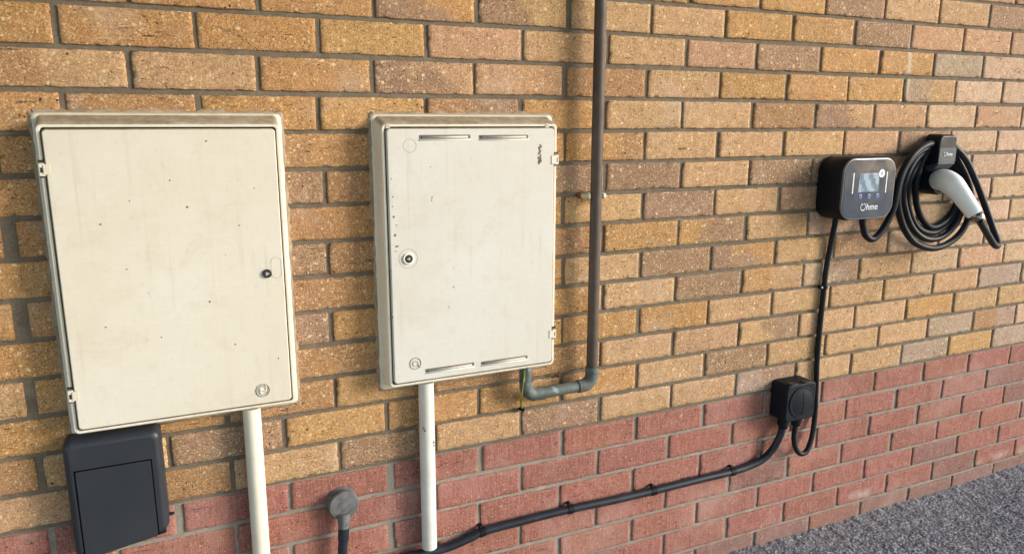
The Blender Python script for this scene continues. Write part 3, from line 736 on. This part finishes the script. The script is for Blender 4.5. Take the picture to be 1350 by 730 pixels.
bm = B(); loft(bm, [rrect(x0 + .0056, x1 - .0056, z0 + .0056, z1 - .0056, RR - .005, -.0900, 10), rrect(x0 + .0056, x1 - .0056, z0 + .0056, z1 - .0056, RR - .005, -.0911, 10), rrect(x0 + .0068, x1 - .0068, z0 + .0068, z1 - .0068, RR - .006, -.0916, 10)])
fp = obj('front_panel', bm, M['glass'], ch)
F = -.0916
bm = B(); plate(bm, 1.4325, 1.5085, 1.0815, 1.1325, .0015, F + .001, F - .0006, .0002); obj('screen', bm, M['screen'], fp, loc=(1.47, F, 1.107))
for x, a, b in ((1.4095, 1.078, 1.135), (1.5380, 1.0765, 1.136)):
    bm = B(); plate(bm, x - .0016, x + .0016, a, b, .0014, F + .001, F - .0008, .0002); obj('light_strip', bm, M['white'], fp)
for x, z in ((1.442, 1.0695), (1.475, 1.0687), (1.508, 1.0690)):
    bm = B(); lathe(bm, [(.0068, .001), (.0068, -.0006), (.0058, -.0010)], (x, F, z), n=24); bt = obj('button', bm, M['blue'], fp)
    bm = B(); lathe(bm, [(.0022, 0), (.0022, -.0014)], (x, F, z), n=12); obj('button_mark', bm, M['grey'], bt)
bm = B(); lathe(bm, [(.0112, .001), (.0112, -.0006), (.0105, -.0008)], (1.5165, F - .0004, 1.131), n=32); stk = obj('sticker', bm, M['white'], fp)
bm = B(); plate(bm, 1.5120, 1.5210, 1.1265, 1.1355, .001, F - .0009, F - .0014, .0002); obj('sticker_print', bm, M['rim'], stk)

def lettering(text, x, z, y, size, parent, m, ink=.0008):
    cu = bpy.data.curves.new('logo_text', 'FONT'); cu.body = text; cu.size = size; cu.extrude = .0004; cu.offset = ink
    to = bpy.data.objects.new('logo_text', cu); COL.objects.link(to)
    dg = bpy.context.evaluated_depsgraph_get(); me = bpy.data.meshes.new_from_object(to.evaluated_get(dg))
    bpy.data.objects.remove(to); bpy.data.curves.remove(cu)
    me.transform(Matrix.Translation((x, y, z)) @ Matrix.Rotation(PI / 2, 4, 'X'))
    return me
def logo(parent, x, z, y, s, m):
    """round first letter with an open top and a flick, then three letters"""
    me = lettering('hme', x + s * .90, z - s * .36, y, s * .98, parent, m, -s * .004)
    bm = B(); bm.from_mesh(me); bpy.data.meshes.remove(me)
    cx, cz, R_ = x + s * .42, z - s * .02, s * .37
    pts = [(cx + R_ * math.cos(math.radians(a)), y, cz + R_ * math.sin(math.radians(a))) for a in range(75, -226, -15)]
    tube(bm, pts, s * .046, 8)
    tube(bm, [(cx - R_ * .70, y, cz + R_ * 1.08), (cx - R_ * .15, y, cz + R_ * .55), (cx + R_ * .1, y, cz + R_ * .80)], s * .042, 8)
    return obj('logo', bm, m, parent)
logo(fp, 1.4440, 1.0405, F - .0006, .0265, M['white'])

# ------------------------------------------------------------------ plug holster
hs = thing('plug_holster', 'black wall holster with small white logo holding the white plug', 'holster', (1.83, 0, 1.06))
bm = B(); plate(bm, 1.795, 1.872, 1.062, 1.222, .020, .004, -.022, .003); obj('back_plate', bm, M['black'], hs)
bm = B(); x0, x1 = 1.7830, 1.8610
loft(bm, [rrect(x0 + .006, x1 + .006, 1.140, 1.236, (.018, .018, .004, .004), -.010), rrect(x0, x1, 1.150, 1.2345, (.018, .018, .004, .004), -.052), rrect(x0 + .002, x1 - .002, 1.1535, 1.2325, (.017, .017, .003, .003), -.059),
          rrect(x0 + .0045, x1 - .0045, 1.1555, 1.2300, (.015, .015, .003, .003), -.0605)])
hb = obj('hook_block', bm, M['black'], hs)
bm = B(); plate(bm, x0 + .0075, x1 - .0060, 1.1985, 1.2270, (.012, .012, .002, .002), -.0600, -.0609, .0004); obj('hook_window', bm, M['black'], hb)
bm = B(); tube(bm, [(a, -.0612, c) for a, b, c in rrect(x0 + .0055, x1 - .0045, 1.1965, 1.2290, (.013, .013, .001, .001), 0) if c > 1.2], .0009, 6); obj('hook_trim', bm, M['rim'], hb)
bm = B(); plate(bm, x0 + .002, x1 - .002, 1.1545, 1.1965, .002, -.0598, -.0625, .0008); fpz = obj('name_plate', bm, M['grey'], hb)
logo(fpz, 1.8030, 1.1785, -.0632, .0150, M['white'])
bm = B(); loft(bm, [rrect(x0 + .010, x1 + .004, 1.1100, 1.1500, .006, -.016), rrect(x0 + .004, x1 - .001, 1.1260, 1.1530, .006, -.040), rrect(x0 + .003, x1 - .003, 1.1490, 1.1550, .002, -.0615)]); obj('lip', bm, M['grey'], hb)
bm = B(); lathe(bm, [(.040, .0), (.040, -.036), (.037, -.046), (.030, -.047), (.029, -.030)], (1.815, -.010, 1.096), n=36); obj('socket', bm, M['black'], hs)

# ------------------------------------------------------------------ charging cable: coil and plug, one thing
cc = thing('charging_cable', 'coiled black charging cable with white plug handle parked in the holster', 'charging cable', (1.83, -.05, .9))
CORD = [(1.500,-.046,1.012),(1.507,-.050,1.002),(1.512,-.050,0.985),(1.524,-.052,0.953),(1.549,-.054,0.938),(1.576,-.055,0.951),(1.603,-.055,0.983),(1.625,-.055,1.026),(1.632,-.055,1.079),(1.646,-.055,1.131),(1.680,-.055,1.176),(1.740,-.048,1.204),(1.809,-.036,1.207),(1.875,-.040,1.177),(1.935,-.045,1.118),(1.972,-.048,1.052),(1.975,-.050,0.983),(1.927,-.052,0.922),(1.831,-.055,0.893),(1.738,-.056,0.913),(1.683,-.052,0.962),(1.652,-.048,1.028),(1.654,-.042,1.086),(1.674,-.040,1.138),(1.715,-.040,1.179),(1.778,-.033,1.198),(1.842,-.030,1.195),(1.901,-.030,1.155),(1.945,-.030,1.089),(1.968,-.030,1.022),(1.941,-.032,0.959),(1.882,-.034,0.922),(1.807,-.036,0.920),(1.741,-.036,0.956),(1.700,-.034,1.018),(1.690,-.030,1.075),(1.704,-.030,1.130),(1.742,-.028,1.172),(1.799,-.025,1.189),(1.855,-.022,1.183),(1.910,-.020,1.143),(1.946,-.020,1.081),(1.968,-.018,1.021),(1.937,-.016,0.965),(1.869,-.016,0.933),(1.795,-.016,0.950),(1.746,-.016,1.004),(1.725,-.018,1.068),(1.735,-.018,1.122),(1.770,-.018,1.166),(1.820,-.016,1.184),(1.865,-.014,1.176),(1.909,-.013,1.136),(1.942,-.013,1.074),(1.959,-.013,1.021),(1.925,-.013,0.972),(1.856,-.015,0.950),(1.792,-.018,0.991),(1.758,-.020,1.060),(1.757,-.022,1.126),(1.775,-.026,1.176),(1.803,-.032,1.205),(1.835,-.042,1.211),(1.868,-.054,1.193),(1.906,-.065,1.157),(1.942,-.080,1.093),(1.977,-.095,1.019),(2.003,-.110,0.953),(2.013,-.122,0.916),(1.998,-.135,0.901),(1.955,-.150,0.911),(1.897,-.165,0.946),(1.843,-.179,0.980),(1.818,-.186,0.997)]
bm = B(); tube(bm, spline(CORD, 6), .0098, 14); obj('cord', bm, M['cord'], cc)
GUN = [(1.810, -.045, 1.099), (1.797, -.066, 1.103), (1.788, -.090, 1.102), (1.786, -.112, 1.093), (1.790, -.132, 1.074), (1.798, -.152, 1.047), (1.8075, -.170, 1.020), (1.811, -.176, 1.0115)]
sp_ = spline(GUN, 6); nr = len(sp_)
def grad(t):
    ks = [(0, .027), (.10, .0310), (.30, .0325), (.45, .0315), (.60, .0270), (.80, .0232), (.96, .0218), (1, .0195)]
    for (a, p), (b, q) in zip(ks, ks[1:]):
        if a <= t <= b: return p + (q - p) * (t - a) / (b - a)
bm = B(); tube(bm, sp_, [grad(i / (nr - 1)) for i in range(nr)], 24, True, .92)
hd = obj('plug_handle', bm, M['plug'], cc)
bm = B(); g0 = Vector((1.8108, -.1755, 1.0120)); g1 = Vector((1.8165, -.1890, .9950)); 
tube(bm, [g0, g0.lerp(g1, .25), g0.lerp(g1, .7), g1], [.0170, .0188, .0180, .0150], 20); cl = obj('collar', bm, M['chrome'], hd)
bm = B(); tube(bm, [g0.lerp(g1, .34), g0.lerp(g1, .46)], .0193, 20); obj('collar_groove', bm, M['lockb'], cl)
bm = B(); plate(bm, -.009, .009, -.012, .012, .002, 0, -.0012, .0004)
a = Vector((1.788, -.106, 1.1275)); bmesh.ops.rotate(bm, verts=bm.verts, cent=(0, 0, 0), matrix=Matrix.Rotation(math.radians(-68), 3, 'X')); bmesh.ops.translate(bm, verts=bm.verts, vec=a)
obj('handle_label', bm, M['rim'], hd)
bm = B(); tube(bm, [(1.812, -.040, 1.098), (1.803, -.056, 1.101)], .0300, 24); obj('plug_nose', bm, M['black'], cc)

# ------------------------------------------------------------------ unseen carport roof, inferred, its extent shaped for the light
rf = thing('carport_roof', 'flat grey roof over the driveway, out of view, sized for the light on the wall', 'roof', (0, -1.7, 2.63))
ROOF_X, OPP_Y = 2.05, -2.5  # edge drawn back so the right end gets more sky light
bm = B(); box(bm, -3.6, ROOF_X, OPP_Y - .2, .25, 2.63, 2.72); obj('roof_deck', bm, M['paint'], rf, False)
bm = B(); box(bm, ROOF_X, ROOF_X + .03, OPP_Y - .2, .25, 2.55, 2.74); obj('fascia', bm, M['paint'], rf, False)

# ------------------------------------------------------------------ light
SUN_EL, SUN_AZ = 16.0, 59.0            # azimuth from straight-out-of-the-wall towards +X
W = bpy.data.worlds.new('World'); S.world = W; W.use_nodes = True
nt = W.node_tree; bg = nt.nodes['Background']
sky = nt.nodes.new('ShaderNodeTexSky'); sky.sky_type = 'NISHITA'; sky.sun_disc = False
sky.sun_elevation = math.radians(SUN_EL); sky.air_density = 1.0; sky.dust_density = .6
d = Vector((math.sin(math.radians(SUN_AZ)) * math.cos(math.radians(SUN_EL)), -math.cos(math.radians(SUN_AZ)) * math.cos(math.radians(SUN_EL)), math.sin(math.radians(SUN_EL))))
sky.sun_rotation = math.atan2(d.x, d.y)
nt.links.new(sky.outputs[0], bg.inputs[0]); bg.inputs[1].default_value = .095
sl = bpy.data.lights.new('sun', 'SUN'); sl.energy = 1.35; sl.angle = math.radians(22); sl.color = (1, .97, .92)
so = bpy.data.objects.new('sun', sl); COL.objects.link(so); so.rotation_euler = d.to_track_quat('Z', 'Y').to_euler(); so.location = (6, -5, 5)

# ------------------------------------------------------------------ camera
cam = bpy.data.cameras.new('camera'); co = bpy.data.objects.new('camera', cam); COL.objects.link(co)
cam.sensor_width = 36; cam.lens = 974.5 / 1350 * 36; cam.clip_start = .02; cam.clip_end = 200
yaw, pitch, roll = .42449, -.20731, -.00137
fwd = Vector((math.sin(yaw) * math.cos(pitch), math.cos(yaw) * math.cos(pitch), math.sin(pitch)))
right = Vector((math.cos(yaw), -math.sin(yaw), 0)); down = fwd.cross(right)
rr_ = right * math.cos(roll) + down * math.sin(roll); dd_ = down * math.cos(roll) - right * math.sin(roll)
mw = Matrix((( rr_.x, -dd_.x, -fwd.x), (rr_.y, -dd_.y, -fwd.y), (rr_.z, -dd_.z, -fwd.z)))
co.matrix_world = Matrix.Translation((-.27959, -1.56089, 1.27178)) @ mw.to_4x4()
S.camera = co
S.render.engine = 'CYCLES'
S.cycles.max_bounces = 8; S.cycles.diffuse_bounces = 5
S.view_settings.view_transform = 'Standard'; S.view_settings.look = 'None'
S.view_settings.exposure = 1.72; S.view_settings.gamma = 1
